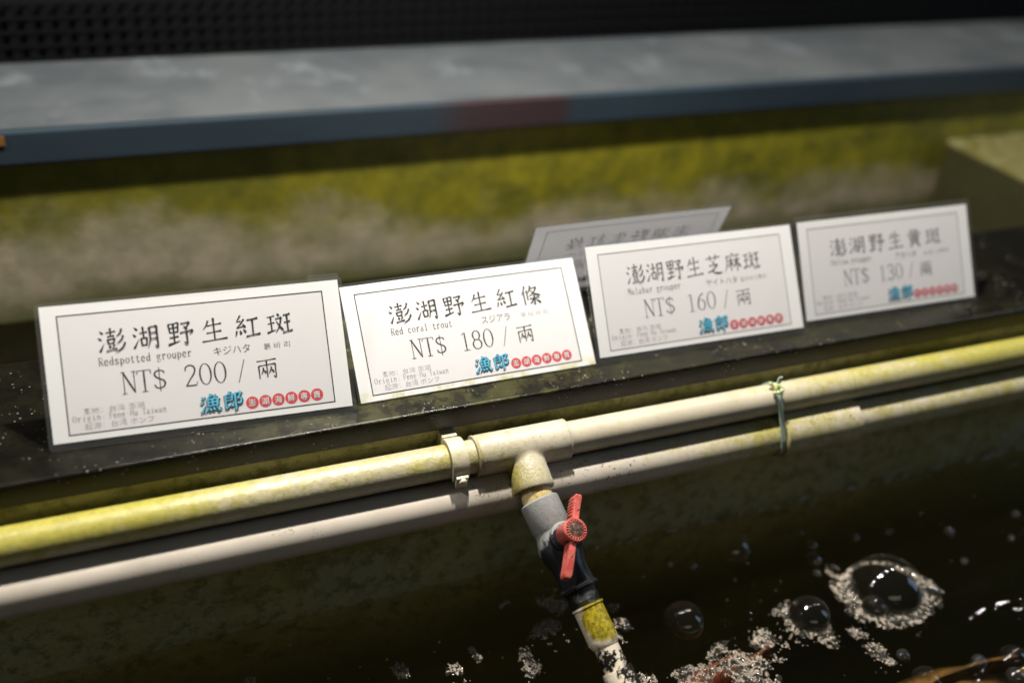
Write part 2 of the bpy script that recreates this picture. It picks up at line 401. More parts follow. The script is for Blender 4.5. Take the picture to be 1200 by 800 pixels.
o = obj('back_tank_floor', box(XL, XR, 0.1505, 0.4125, -0.36, -0.35), M['floor']); tag(o, 'dark floor of the tank behind the ledge', 'floor', kind='structure')
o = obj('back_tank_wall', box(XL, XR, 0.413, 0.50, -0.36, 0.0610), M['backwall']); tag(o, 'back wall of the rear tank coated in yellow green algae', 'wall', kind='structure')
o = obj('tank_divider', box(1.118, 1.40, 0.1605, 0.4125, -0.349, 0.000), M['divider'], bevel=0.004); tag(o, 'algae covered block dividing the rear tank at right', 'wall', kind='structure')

def sheet(x0, x1, y0, y1, z, nx, ny, amp):
    vs_ = []
    for j in range(ny + 1):
        for i in range(nx + 1):
            x, y = x0 + (x1 - x0) * i / nx, y0 + (y1 - y0) * j / ny
            h = amp * (mnoise.noise(V((x * 5, y * 11, 0.3))) + 0.5 * mnoise.noise(V((x * 13, y * 24, 4.3))))
            vs_.append((x, y, z + h))
    return vs_, [(j * (nx + 1) + i, j * (nx + 1) + i + 1, (j + 1) * (nx + 1) + i + 1, (j + 1) * (nx + 1) + i) for j in range(ny) for i in range(nx)]
ZW = -0.183
o = obj('water', sheet(XL, XR, -1.6, 0.0122, ZW, 220, 130, 0.0016), M['water'], smooth=True); tag(o, 'dark rippled water in the near fish tank', 'water', kind='structure')
o = obj('back_water', sheet(XL, XR, 0.1503, 0.4127, -0.103, 160, 24, 0.001), M['water_back'], smooth=True); tag(o, 'dark water in the tank behind the ledge', 'water', kind='structure')

# background: steel beam, slab, grille
beam = empty('steel_beam', (0.5, 0.402, 0.062))
tag(beam, 'blue painted steel beam under the grey slab in the background', 'beam')
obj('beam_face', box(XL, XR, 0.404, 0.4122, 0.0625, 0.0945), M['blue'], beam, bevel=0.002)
obj('orange_tag', box(-0.05, -0.020, 0.4025, 0.4036, 0.083, 0.0915), M['orange'], beam)
o = obj('slab', box(XL, XR, 0.4125, 0.74, 0.0615, 0.0950), M['slab']); tag(o, 'mottled grey slab running across the background', 'slab', kind='structure')
GY = 0.622
gr = empty('grille', (0.5, GY, 0.096)); tag(gr, 'black plastic mesh grille standing on the grey slab', 'grille')
bar0 = None
def linked(first, name, loc, parent):
    c_ = first.copy(); c_.name = name; col.objects.link(c_); c_.parent = parent; c_.location = loc; return c_
nb = 0
for k in range(130):
    x = -0.24 + k * 0.0165
    if bar0 is None:
        bar0 = obj('bar', box(-.0028, .0028, -.004, .004, 0, .062), M['grille'], gr, local=True); bar0.location = (x - 0.5, 0, 0)
    else: linked(bar0, 'bar', (x - 0.5, 0, 0), gr)
for k in range(5):
    obj('rail', box(-0.5, 1.9, GY - .006, GY - .0042, 0.0965 + k * 0.0145, 0.1005 + k * 0.0145), M['grille'], gr)
o = obj('backing_board', box(XL, XR, GY + .0045, GY + .012, 0.0953, 0.1585), M['backing']); tag(o, 'dark board behind the black grille', 'board')
o = obj('far_wall', box(XL - .5, XR + .6, 0.80, 0.82, -0.3, 0.5), M['backing']); tag(o, 'dim grey wall at the very top of the picture', 'wall', kind='structure')

# ------------------------------------------------------------------ pipes
UY, UZ, UR = -0.012, -0.0335, 0.013
LY, LZ, LR = -0.0215, -0.0645, 0.0165
TX = 0.3265
water_pipe = empty('water_pipe', (TX, UY, UZ - UR))
tag(water_pipe, 'upper cream plastic water pipe with tee, grey valve and red handle', 'pipe')
obj('pipe', lathe((-0.5, UY, UZ), (1, 0, 0), [(2.3 * k / 60, UR) for k in range(61)], 48), M['pipe_upper'], water_pipe, smooth='auto')
TR = 0.0158
def fitting(x0, x1, r, cy, cz, ch=0.0012):
    return lathe((x0, cy, cz), (1, 0, 0), [(0, r - .0026), (0, r - ch), (ch, r), (x1 - x0 - ch, r), (x1 - x0, r - ch), (x1 - x0, r - .0026)], 48)
be = math.radians(35)
D1 = V((0, -math.cos(be), -math.sin(be))); T = V((TX, UY, UZ))
def moulded(name, parts, mat, parent, voxel=0.0008, iters=45):
    o = obj(name, join(*parts), mat, parent)
    for k, (typ, kw) in enumerate((('REMESH', dict(mode='VOXEL', voxel_size=voxel)), ('SMOOTH', dict(factor=0.6, iterations=iters)))):
        m = o.modifiers.new(typ.lower(), typ)
        for q, v_ in kw.items(): setattr(m, q, v_)
    dg = bpy.context.evaluated_depsgraph_get(); me = bpy.data.meshes.new_from_object(o.evaluated_get(dg))
    o.modifiers.clear(); old = o.data; o.data = me; bpy.data.meshes.remove(old)
    me.polygons.foreach_set('use_smooth', [True] * len(me.polygons)); me.name = name
    return o
tee = moulded('tee', [lathe((0.2875, UY, UZ), (1, 0, 0), [(0, TR), (.0755, TR)], 64), lathe(T, D1, [(0, .0128), (.010, .0136), (.018, .0150), (.026, .0158), (.0335, .0160)], 64)], M['tee'], water_pipe)
obj('socket_lip', lathe(T, D1, [(.0300, .0161), (.0340, .0163), (.0350, .0156), (.0350, .0130), (.0290, .0128), (.0290, .0140)], 48), M['tee'], tee, smooth='auto')
for xa in (0.2868, 0.3618):
    obj('end_lip', fitting(xa, xa + .0018, TR + .0001, UY, UZ, .0006), M['tee'], tee, smooth='auto')
A = T + D1 * 0.036
D = (D1 + V((0.165, 0, 0))).normalized()
obj('stub_pipe', lathe(T + D1 * .026, (D1 * .6 + D * .4), [(0, .0122), (.026, .0122)], 40), M['stub'], water_pipe, smooth='auto')
valve = obj('valve_body', lathe(A + D * .0075, D, [(0, .0118), (0, .0140), (.0012, .0152), (.0225, .0150), (.0236, .0142), (.026, .0140), (.030, .0152), (.036, .0166), (.042, .0163), (.048, .0146), (.053, .0132),
        (.060, .0128), (.068, .0133), (.0695, .0150), (.0712, .0150), (.072, .0132), (.0725, .0115)], 48), M['valve'], water_pipe, smooth='auto')
obj('union_thread', lathe(A + D * .0775, D, [(0, .0117), (.003, .0122), (.0055, .0113), (.008, .0121), (.012, .0112), (.016, .0108)], 40, 0.10), M['slime'], water_pipe, smooth='auto')
cp = obj('coupler', lathe(A + D * .0915, D, [(0, .0103), (.0, .0122), (.0016, .0122), (.002, .0114), (.013, .0114), (.0260, .0116), (.0295, .0108), (.032, .0094), (.033, .0088)], 44), M['coupler'], water_pipe, smooth='auto')
obj('dropper_pipe', lathe(A + D * .120, D, [(0, .0092), (.10, .0092)], 40), M['coupler'], water_pipe, smooth='auto')
obj('end_coupler', lathe(A + D * .1405, D, [(0, .0095), (0, .0112), (.0015, .0116), (.055, .0116)], 40), M['coupler'], water_pipe, smooth='auto')
# handle
N1 = (V((1, 0, 0)) - D * D.x).normalized(); N2 = N1.cross(D)
if N2.z < 0: N2 = -N2
g = math.radians(6)
S = N2 * math.cos(g) + N1 * math.sin(g)
Q = S.cross(D).normalized()
if Q.x < 0: Q = -Q
VC = A + D * .0415
obj('stem_collar', lathe(VC + S * .009, S, [(0, .0118), (.0065, .0118), (.0075, .0108), (.0095, .0100)], 36), M['valve'], valve, smooth='auto')
HB = VC + S * .0165
handle = obj('handle', lathe(HB, S, [(0, .0086), (.001, .0091), (.012, .0087), (.0128, .0091), (.0160, .0091), (.0168, .0085), (.0168, .0076), (.0160, .0074)], 40), M['red'], water_pipe, smooth='auto')
obj('handle_cap', lathe(HB + S * .0140, S, [(0, .0075), (.0024, .0075), (.0030, .0060), (.0032, .002)], 32), M['cap'], handle, smooth='auto')
for k in range(22):                                   # moulded ribs round the cap
    t = 2 * math.pi * k / 22
    rd = D * math.cos(t) + Q * math.sin(t); tn = S.cross(rd)
    obj('cap_rib', obox(HB + S * .0171 + rd * .0058, rd, tn, S, .0022, .0008, .0009), M['red'], handle)
WD = (D * 0.85 - Q * 0.56).normalized(); WP = S.cross(WD)
def wing(sgn, L, lift, w0, w1, h0):
    d_ = WD * sgn; vs_ = []; n = 10
    for i in range(n + 1):
        s = i / n; r = .0080 + (L - .0080) * s
        up = lift * s * s
        c_ = HB + S * (.0085 + up) + d_ * r
        wd = w0 + (w1 - w0) * s
        if s > 0.92: wd *= 0.72
        hh = h0 * (1 - 0.25 * s)
        for b, c2 in ((-1, -1), (1, -1), (1, 1), (-1, 1)):
            vs_.append(c_ + WP * (b * wd / 2) + S * (c2 * hh / 2))
    fs = [(0, 3, 2, 1), tuple(n * 4 + q for q in range(4))]
    for i in range(n):
        for q in range(4):
            fs.append((i * 4 + q, i * 4 + (q + 1) % 4, i * 4 + 4 + (q + 1) % 4, i * 4 + 4 + q))
    return vs_, fs
obj('handle_wing', wing(-1, .0275, .0030, .0046, .0060, .0135), M['red'], handle, bevel=.0009)
obj('handle_wing', wing(1, .0340, -.0030, .0046, .0062, .0120), M['red'], handle, bevel=.0009)
for k, sd in [(q, e_) for q in range(6) for e_ in (-1, 1)]:                                    # finger grips on the raised wing
    r = .0125 + k * .0024
    obj('grip_ridge', obox(HB + S * (.0040 + .003 * (k / 6) ** 2) - WD * r + WP * sd * .0026, S, WP, WD, .0085, .0016, .0010), M['red'], handle)

# clip round the upper pipe, left of the tee
clip = empty('pipe_clip', (0.272, UY, UZ - .02)); tag(clip, 'cream plastic clip holding the upper pipe left of the tee', 'clip')
def band(xa, xb, cy, cz, r0, r1, a0, a1, n=40):
    vs_, fs = [], []
    for k in range(n + 1):
        t = math.radians(a0 + (a1 - a0) * k / n)
        for x, r in ((xa, r0), (xb, r0), (xb, r1), (xa, r1)):
            vs_.append((x, cy - r * math.cos(t), cz + r * math.sin(t)))
    for k in range(n):
        for q in range(4):
            fs.append((k * 4 + q, k * 4 + (q + 1) % 4, k * 4 + 4 + (q + 1) % 4, k * 4 + 4 + q))
    fs += [(0, 3, 2, 1), tuple(n * 4 + q for q in range(4))]
    return vs_, fs
obj('strap', band(0.2655, 0.2785, UY, UZ, .0133, .0168, -35, 165), M['clip'], clip, smooth='auto', bevel=.0006)
t = math.radians(-18)
e1 = V((0, -math.cos(t), math.sin(t))); e2 = V((0, -math.sin(t), -math.cos(t)))
cpt = V((0.272, UY, UZ)) + e1 * .0182
obj('strap_end', obox(cpt - e2 * .004, e2, V((1, 0, 0)), e1, .0125, .0095, .0030), M['clip'], clip, bevel=.0008)
obj('screw', lathe(cpt + e1 * .001 - e2 * .0005, e1, [(0, .0032), (.0022, .0032), (.003, .0024)], 20), M['clip'], clip, smooth='auto')
obj('wall_foot', box(0.2660, 0.2780, UY + .0122, 0.0122, UZ - .006, UZ + .0135), M['clip'], clip, bevel=.0008)

# lower pipe
lower = empty('water_pipe', (0.5, LY, LZ - LR)); tag(lower, 'thicker lower cream plastic pipe running beneath the pipe with the valve', 'pipe')
obj('pipe', lathe((-0.5, LY, LZ), (1, 0, 0), [(2.3 * k / 60, LR) for k in range(61)], 48), M['pipe_lower'], lower, smooth='auto')
obj('coupling', fitting(0.5600, 0.6385, LR + .0034, LY, LZ), M['pipe_lower'], lower, smooth='auto')

# cable tie round both pipes
tie = empty('cable_tie', (0.5555, LY, LZ - LR)); tag(tie, 'pale green cable tie binding the two pipes together', 'cable tie')
def hull_loop(c1, r1, c2, r2, n=60):
    pts = []
    for k in range(n):
        t = 2 * math.pi * k / n; pts.append((c1[0] + r1 * math.cos(t), c1[1] + r1 * math.sin(t)))
        pts.append((c2[0] + r2 * math.cos(t), c2[1] + r2 * math.sin(t)))
    pts = sorted(set(pts)); 
    def half(ps):
        h = []
        for p in ps:
            while len(h) > 1 and (h[-1][0] - h[-2][0]) * (p[1] - h[-2][1]) - (h[-1][1] - h[-2][1]) * (p[0] - h[-2][0]) <= 0: h.pop()
            h.append(p)
        return h
    a_ = half(pts); b_ = half(list(reversed(pts))); return a_[:-1] + b_[:-1]
inner = hull_loop((UY, UZ), UR + .0003, (LY, LZ), LR + .0003)
cyc, czc = sum(p[0] for p in inner) / len(inner), sum(p[1] for p in inner) / len(inner)
vs_, fs = [], []
for i, (y, z) in enumerate(inner):
    d_ = V((y - cyc, z - czc)).normalized() * .0014
    x = 0.5550 + (z - UZ) * -0.04
    for xx, kk in ((x - .0021, 0), (x + .0021, 0), (x + .0021, 1), (x - .0021, 1)):
        vs_.append((xx, y + d_.x * kk, z + d_.y * kk))
n = len(inner)
for i in range(n):
    for q in range(4):
        j = (i + 1) % n
        fs.append((i * 4 + q, i * 4 + (q + 1) % 4, j * 4 + (q + 1) % 4, j * 4 + q))
obj('band', (vs_, fs), M['tie'], tie, smooth='auto')
hd = V((0.5550, UY - .004, UZ + UR + .0018))
obj('tie_head', obox(hd + V((-.0035, 0, 0)), (1, 0, 0), (0, .9, .3), (0, -.3, .9), .0070, .0068, .0048), M['knot'], tie, bevel=.0012)
for k in range(7):
    q = hd + V((random.uniform(-.006, .005), random.uniform(-.008, .003), random.uniform(-.002, .003)))
    obj('algae_tuft', lathe(q, (random.random() - .5, random.random() - .5, 1), [(-.0016, .0006), (-.0008, .0018), (.0006, .0019), (.0016, .0007)], 8, .3), M['knot'], tie, smooth=True)
obj('tie_tail', obox(hd + V((.001, .001, .001)), (.35, .2, .9), (1, 0, 0), (0, 1, 0), .0075, .0034, .0012), M['tie'], tie)

# ------------------------------------------------------------------ lettering
# strokes on a 100-unit square, y down; first letter is the brush: h v p n d t k(curve)
CJK = {
'澎': ['d12,12 23,25', 'd5,37 16,48', 't8,92 25,60', 'h34,20 67,16', 'v50,3 50,32', 'h38,35 62,32', 'v38,46 41,63', 'h38,46 63,43', 'v63,43 59,61', 'h41,61 60,60', 'd42,68 47,78', 'p61,66 54,80', 'h31,90 69,83', 'p90,8 84,24 70,36', 'p94,35 87,50 70,64', 'p99,62 88,82 62,98'],
'湖': ['d10,10 21,23', 'd3,36 14,47', 't5,92 24,58', 'h28,35 55,31', 'v41,10 42,53', 'v32,55 35,84', 'h32,55 53,53', 'v53,53 51,82', 'h35,82 51,80', 'p64,13 65,60 55,94', 'h64,14 91,10', 'v91,10 91,94', 'p91,94 86,92 81,84', 'h65,37 90,34', 'h64,60 90,57'],
'野': ['v9,12 13,47', 'h9,12 45,8', 'v45,8 42,45', 'h12,28 43,25', 'h13,45 42,43', 'v27,11 27,84', 'h11,65 43,61', 't4,92 49,79', 'h55,13 87,9', 'p87,9 80,20 69,31', 'd64,22 77,36', 'h50,48 97,41', 'p97,41 93,49 85,56', 'v74,46 74,94', 'p74,95 69,92 61,84'],
'生': ['p31,12 24,30 10,48', 'h26,33 80,27', 'h22,62 78,56', 'h4,94 98,87', 'v51,3 51,90'],
'紅': ['p29,4 22,16 12,29', 'h12,29 29,28', 'p41,20 28,38 11,54', 'h11,54 43,48', 'd35,39 45,54', 'p11,65 9,76 4,88', 'd23,63 27,80', 'd36,59 45,74', 'h52,25 94,20', 'v73,23 72,86', 'h45,90 99,83'],
'斑': ['h5,24 34,20', 'h7,51 32,47', 'v19,22 20,81', 't2,87 36,76', 'd45,10 52,22', 'h37,33 62,28', 'p59,30 51,62 34,88', 'n40,40 52,64 65,82', 'h68,20 95,16', 'h70,49 93,45', 'v82,18 82,84', 'h61,90 99,83'],
'條': ['p25,5 18,26 3,50', 'v16,32 16,96', 'v32,28 32,74', 'p53,6 48,24 36,42', 'h50,20 81,16', 'p81,16 66,40 38,58', 'n49,26 68,46 98,56', 'h42,69 89,64', 'v65,52 65,95', 'p65,96 61,93 57,88', 'p60,70 52,82 40,92', 'n70,70 80,80 93,92'],
'芝': ['h10,21 92,15', 'v34,6 37,32', 'v67,3 62,30', 'd45,34 56,45', 'h24,56 73,50', 'p73,50 50,72 12,90', 'n14,88 36,80 62,93 99,92'],
'麻': ['d48,3 56,13', 'h16,21 93,16', 'p20,21 18,60 3,96', 'h27,43 55,39', 'v41,28 41,92', 'p40,44 34,60 22,74', 'd44,48 54,62', 'h60,41 94,36', 'v76,26 76,94', 'p74,42 66,60 54,76', 'n79,44 86,60 99,74'],
'黃': ['h20,16 82,12', 'v37,4 38,29', 'v63,2 62,28', 'h6,33 96,28', 'v25,45 28,75', 'h25,45 77,41', 'v77,41 74,73', 'h28,59 74,57', 'h28,74 74,72', 'v51,30 51,73', 'p38,77 30,88 17,97', 'd62,77 86,96'],
'兩': ['h8,15 95,10', 'v15,36 15,95', 'h15,36 89,31', 'v89,31 89,92', 'p89,94 84,91 77,84', 'v51,13 51,90', 'p35,45 32,60 23,76', 'd36,54 45,70', 'p71,43 66,60 57,75', 'd71,53 81,69'],
'漁': ['d9,14 23,28', 'd2,39 14,52', 't4,96 25,60', 'p55,2 46,18 33,30', 'h50,15 78,11', 'p78,11 73,20 64,28', 'v37,31 40,65', 'h37,31 88,27', 'v88,27 84,63', 'h40,47 84,44', 'h40,64 84,61', 'v61,30 61,63', 'p35,73 32,82 25,94', 'd47,73 51,88', 'd62,71 70,86', 'd79,69 97,90'],
'郎': ['d29,2 38,12', 'h14,21 49,16', 'v49,16 47,48', 'h15,34 47,31', 'h15,49 47,46', 'v14,20 14,88', 't14,88 36,73', 'd36,58 52,80', 'h62,14 91,9', 'p91,9 86,24 76,35', 'k76,35 90,42 92,54 84,66 72,62', 'v63,14 63,99'],
}
LAT = {                                              # 50 wide, baseline 100
'N': ['a8,1 8,99', 'A8,2 43,98', 'a43,1 43,99', 'a1,1 14,1', 'a1,99 16,99', 'a36,1 50,1'],
'T': ['a3,2 47,2', 'A25,2 25,98', 'a15,99 35,99', 'a3,2 2,17', 'a47,2 48,17'],
'$': ['A42,24 37,13 25,10 14,14 9,26 14,39 25,48 37,57 42,71 37,85 25,91 12,87 7,73', 'a25,-4 25,106'],
'0': ['O25,50 19,49'], '8': ['O25,26 15,25', 'O25,74 18,26'],
'6': ['A40,4 25,14 13,36 8,68', 'O25,69 17,30'],
'1': ['A27,2 27,98', 'a13,13 27,2', 'a14,99 40,99'],
'2': ['A8,26 11,9 24,1 37,8 41,25 35,45 22,68 7,97', 'A7,96 43,96', 'a43,97 46,80'],
'3': ['A9,20 14,6 25,1 36,8 39,23 34,38 21,46', 'A21,46 35,51 42,71 36,91 23,99 10,93 7,80'],
'/': ['a36,-4 10,108'],
'R': ['A10,2 10,99', 'a3,2 28,2 39,12 39,34 28,46 10,46', 'A26,46 42,99', 'a3,99 18,99', 'a40,99 49,99'],
'M': ['a8,2 7,99', 'A8,2 25,72', 'a25,72 42,2', 'A42,2 43,99', 'a2,99 14,99', 'a36,99 49,99', 'a2,2 9,2', 'a41,2 48,2'],
'Y': ['A5,2 25,52', 'a25,52 45,2', 'A25,52 25,99', 'a15,99 35,99', 'a1,2 11,2', 'a39,2 49,2'],
'O': ['O25,50 19,48'], 'P': ['A11,2 11,99', 'a3,2 30,2 41,14 41,36 30,50 11,50', 'a3,99 20,99'],
'H': ['A10,2 10,99', 'A40,2 40,99', 'a10,50 40,50', 'a3,2 17,2', 'a3,99 17,99', 'a33,2 47,2', 'a33,99 47,99'],
'-': ['a10,62 40,62'], ':': ['A25,50 25,58', 'A25,88 25,96'],
'a': ['a10,48 16,39 28,38 36,47 36,90 46,98', 'A36,62 18,66 9,80 14,97 26,98 36,86'],
'b': ['A11,0 11,98', 'a3,2 11,0', 'O26,68 15,31'], 'c': ['A39,52 36,40 25,36 12,46 8,68 14,92 27,100 41,90'],
'd': ['A38,0 38,98', 'a38,98 46,98', 'a28,2 38,0', 'O23,68 15,31'], 'e': ['a9,66 41,66', 'A41,66 38,46 25,36 11,48 8,70 14,92 28,100 41,90'],
'g': ['O22,56 13,20', 'a34,42 46,36', 'a14,76 10,86 34,92 42,106 34,124 14,126 7,112 16,94'],
'i': ['a12,38 25,37', 'A25,37 25,99', 'a8,99 42,99', 'A25,8 25,18'], 'l': ['a12,2 25,0', 'A25,0 25,99', 'a8,99 43,99'],
'n': ['a3,38 11,38', 'A11,38 11,99', 'A11,54 22,38 34,42 38,56 38,99', 'a4,99 19,99', 'a31,99 46,99'],
'o': ['O25,68 17,31'], 'p': ['A11,36 11,128', 'a3,37 11,36', 'a4,128 20,128', 'O26,68 15,31'],
'r': ['a4,37 16,37', 'A16,37 16,99', 'a4,99 30,99', 'A16,56 26,40 38,38 42,46'],
's': ['A38,50 36,38 24,36 11,44 13,58 34,72 40,86 32,98 18,99 9,90 9,80'], 't': ['A20,14 20,88 28,99 42,92', 'a6,38 40,38'],
'u': ['a3,38 11,38', 'A11,38 11,86 20,99 32,94 38,84', 'a29,38 38,38', 'A38,38 38,98', 'a38,98 47,98'],
'w': ['A2,38 14,99', 'a14,99 25,52', 'A25,52 36,99', 'a36,99 48,38'],
}
PROF = {'h': (1.0, .62, .62, .75, 1.35), 'v': (1.5, 1.05, 1.0, 1.0, .9), 'p': (1.35, 1.1, .95, .7, .18), 'n': (.35, .6, 1.0, 1.55, .3), 'd': (.35, .8, 1.2, 1.6, .9),
        't': (1.5, 1.2, .9, .6, .2), 'k': (.9, .8, 1.0, 1.1, .4), 'a': (.55,) * 5, 'A': (.9, 1.15, 1.2, 1.15, .9)}
def spline(pts, n):
    if len(pts) == 2: return [(pts[0][0] + (pts[1][0] - pts[0][0]) * k / n, pts[0][1] + (pts[1][1] - pts[0][1]) * k / n) for k in range(n + 1)]
    P = [pts[0]] + pts + [pts[-1]]; out = []
    for i in range(1, len(P) - 2):
        for k in range(n):
            t = k / n; q = []
            for c_ in (0, 1):
                a_, b_, c2, d_ = P[i - 1][c_], P[i][c_], P[i + 1][c_], P[i + 2][c_]
                q.append(.5 * (2 * b_ + (c2 - a_) * t + (2 * a_ - 5 * b_ + 4 * c2 - d_) * t * t + (3 * b_ - a_ - 3 * c2 + d_) * t ** 3))
            out.append(tuple(q))
    return out + [pts[-1]]
def ribbon(pts, ws, z):
    vs_, n = [], len(pts)
    for i, (x, y) in enumerate(pts):
        a_, b_ = pts[max(0, i - 1)], pts[min(n - 1, i + 1)]
        dx, dy = b_[0] - a_[0], b_[1] - a_[1]; L = math.hypot(dx, dy) or 1
        nx, ny = -dy / L * ws[i] / 2, dx / L * ws[i] / 2
        vs_ += [(x + nx, y + ny, z), (x - nx, y - ny, z)]
    return vs_, [(2 * i, 2 * i + 1, 2 * i + 3, 2 * i + 2) for i in range(n - 1)]
def glyph(strokes, wd):
    """ribbons in glyph units"""
    parts = []
    for k, s in enumerate(strokes):
        typ = s[0]; pts = [tuple(float(q) for q in p.split(',')) for p in s[1:].split(' ')]
        z = k * .03
        if typ == 'O':
            (cx, cy), (rx, ry) = pts
            vs_, n = [], 26
            for i in range(n):
                t = 2 * math.pi * i / n; thick = wd * (.5 + .75 * abs(math.cos(t)))
                vs_ += [(cx + (rx + thick / 2) * math.cos(t), cy + (ry + thick / 2) * math.sin(t), z), (cx + (rx - thick / 2) * math.cos(t), cy + (ry - thick / 2) * math.sin(t), z)]
            parts.append((vs_, [(2 * i, 2 * i + 1, (2 * i + 3) % (2 * n), (2 * i + 2) % (2 * n)) for i in range(n)])); continue
        pr = PROF[typ]; line = spline(pts, 8 if len(pts) == 2 else 6); n = len(line)
        ws = []
        for i in range(n):
            t = i / (n - 1) * 4; j = min(3, int(t)); ws.append(wd * (pr[j] + (pr[j + 1] - pr[j]) * (t - j)))
        parts.append(ribbon(line, ws, z))
    return join(*parts)
def place(vf, u0, v1, sx, sy, w=0.0, shear=0.0):       # glyph units (y down) -> card millimetres
    return [(u0 + (x + shear * (50 - y)) * sx, v1 - y * sy, w + z) for x, y, z in vf[0]], vf[1]
def cjk_line(text, u0, u1, vt, vb, wd, w, cw=None):
    n = len(text); cw = cw or (vt - vb); pitch = (u1 - u0 - cw) / max(1, n - 1); parts = []
    for k, ch in enumerate(text):
        parts.append(place(glyph(CJK[ch], wd), u0 + k * pitch, vt, cw / 100, (vt - vb) / 100, w))
    return join(*parts)
def lat_line(text, u0, u1, cap, base, wd, w, fill=1.0):
    pitch = (u1 - u0) / len(text); parts = []
    for k, ch in enumerate(text):
        if ch == ' ': continue
        parts.append(place(glyph(LAT[ch], wd), u0 + k * pitch, cap, pitch * fill / 50, (cap - base) / 100, w))
    return join(*parts)
_tc = {}
def font_line(text, u0, u1, vb, vt, w, bold=0.0):
    """small print from the built-in font, fitted to a box"""
    key = (text, bold)
    if key not in _tc:
        cu = bpy.data.curves.new('print', 'FONT'); cu.body = text; cu.size = 1.0; cu.resolution_u = 2; cu.offset = bold
        cu.fill_mode = 'FRONT'
        ob = bpy.data.objects.new('print', cu); col.objects.link(ob)
        dg = bpy.context.evaluated_depsgraph_get(); me = bpy.data.meshes.new_from_object(ob.evaluated_get(dg))
        vs_ = [tuple(v.co) for v in me.vertices]; fs = [tuple(p.vertices) for p in me.polygons]
        bpy.data.objects.remove(ob); bpy.data.curves.remove(cu); bpy.data.meshes.remove(me)
        _tc[key] = (vs_, fs)
    vs_, fs = _tc[key]
    x0, x1 = min(v[0] for v in vs_), max(v[0] for v in vs_); y0, y1 = min(v[1] for v in vs_), max(v[1] for v in vs_)
    return [(u0 + (x - x0) / (x1 - x0) * (u1 - u0), vb + (y - y0) / (y1 - y0) * (vt - vb), w) for x, y, _ in vs_], fs
def disc(u, v, r, w, n=28):
    return [(u + r * math.cos(2 * math.pi * k / n), v + r * math.sin(2 * math.pi * k / n), w) for k in range(n)], [tuple(range(n))]

# ------------------------------------------------------------------ price cards
def rrect(u0, v0, u1, v1, r, n=5):
    pts = []
    for cx, cy, a0 in ((u1 - r, v1 - r, 0), (u0 + r, v1 - r, 90), (u0 + r, v0 + r, 180), (u1 - r, v0 + r, 270)):
        for k in range(n + 1):
            t = math.radians(a0 + 90 * k / n); pts.append((cx + r * math.cos(t), cy + r * math.sin(t)))
    return pts
def grid(u0, v0, u1, v1, w, nx=24, ny=12):
    return ([(u0 + (u1 - u0) * i / nx, v0 + (v1 - v0) * j / ny, w) for j in range(ny + 1) for i in range(nx + 1)],
            [(j * (nx + 1) + i, j * (nx + 1) + i + 1, (j + 1) * (nx + 1) + i + 1, (j + 1) * (nx + 1) + i) for j in range(ny) for i in range(nx)])

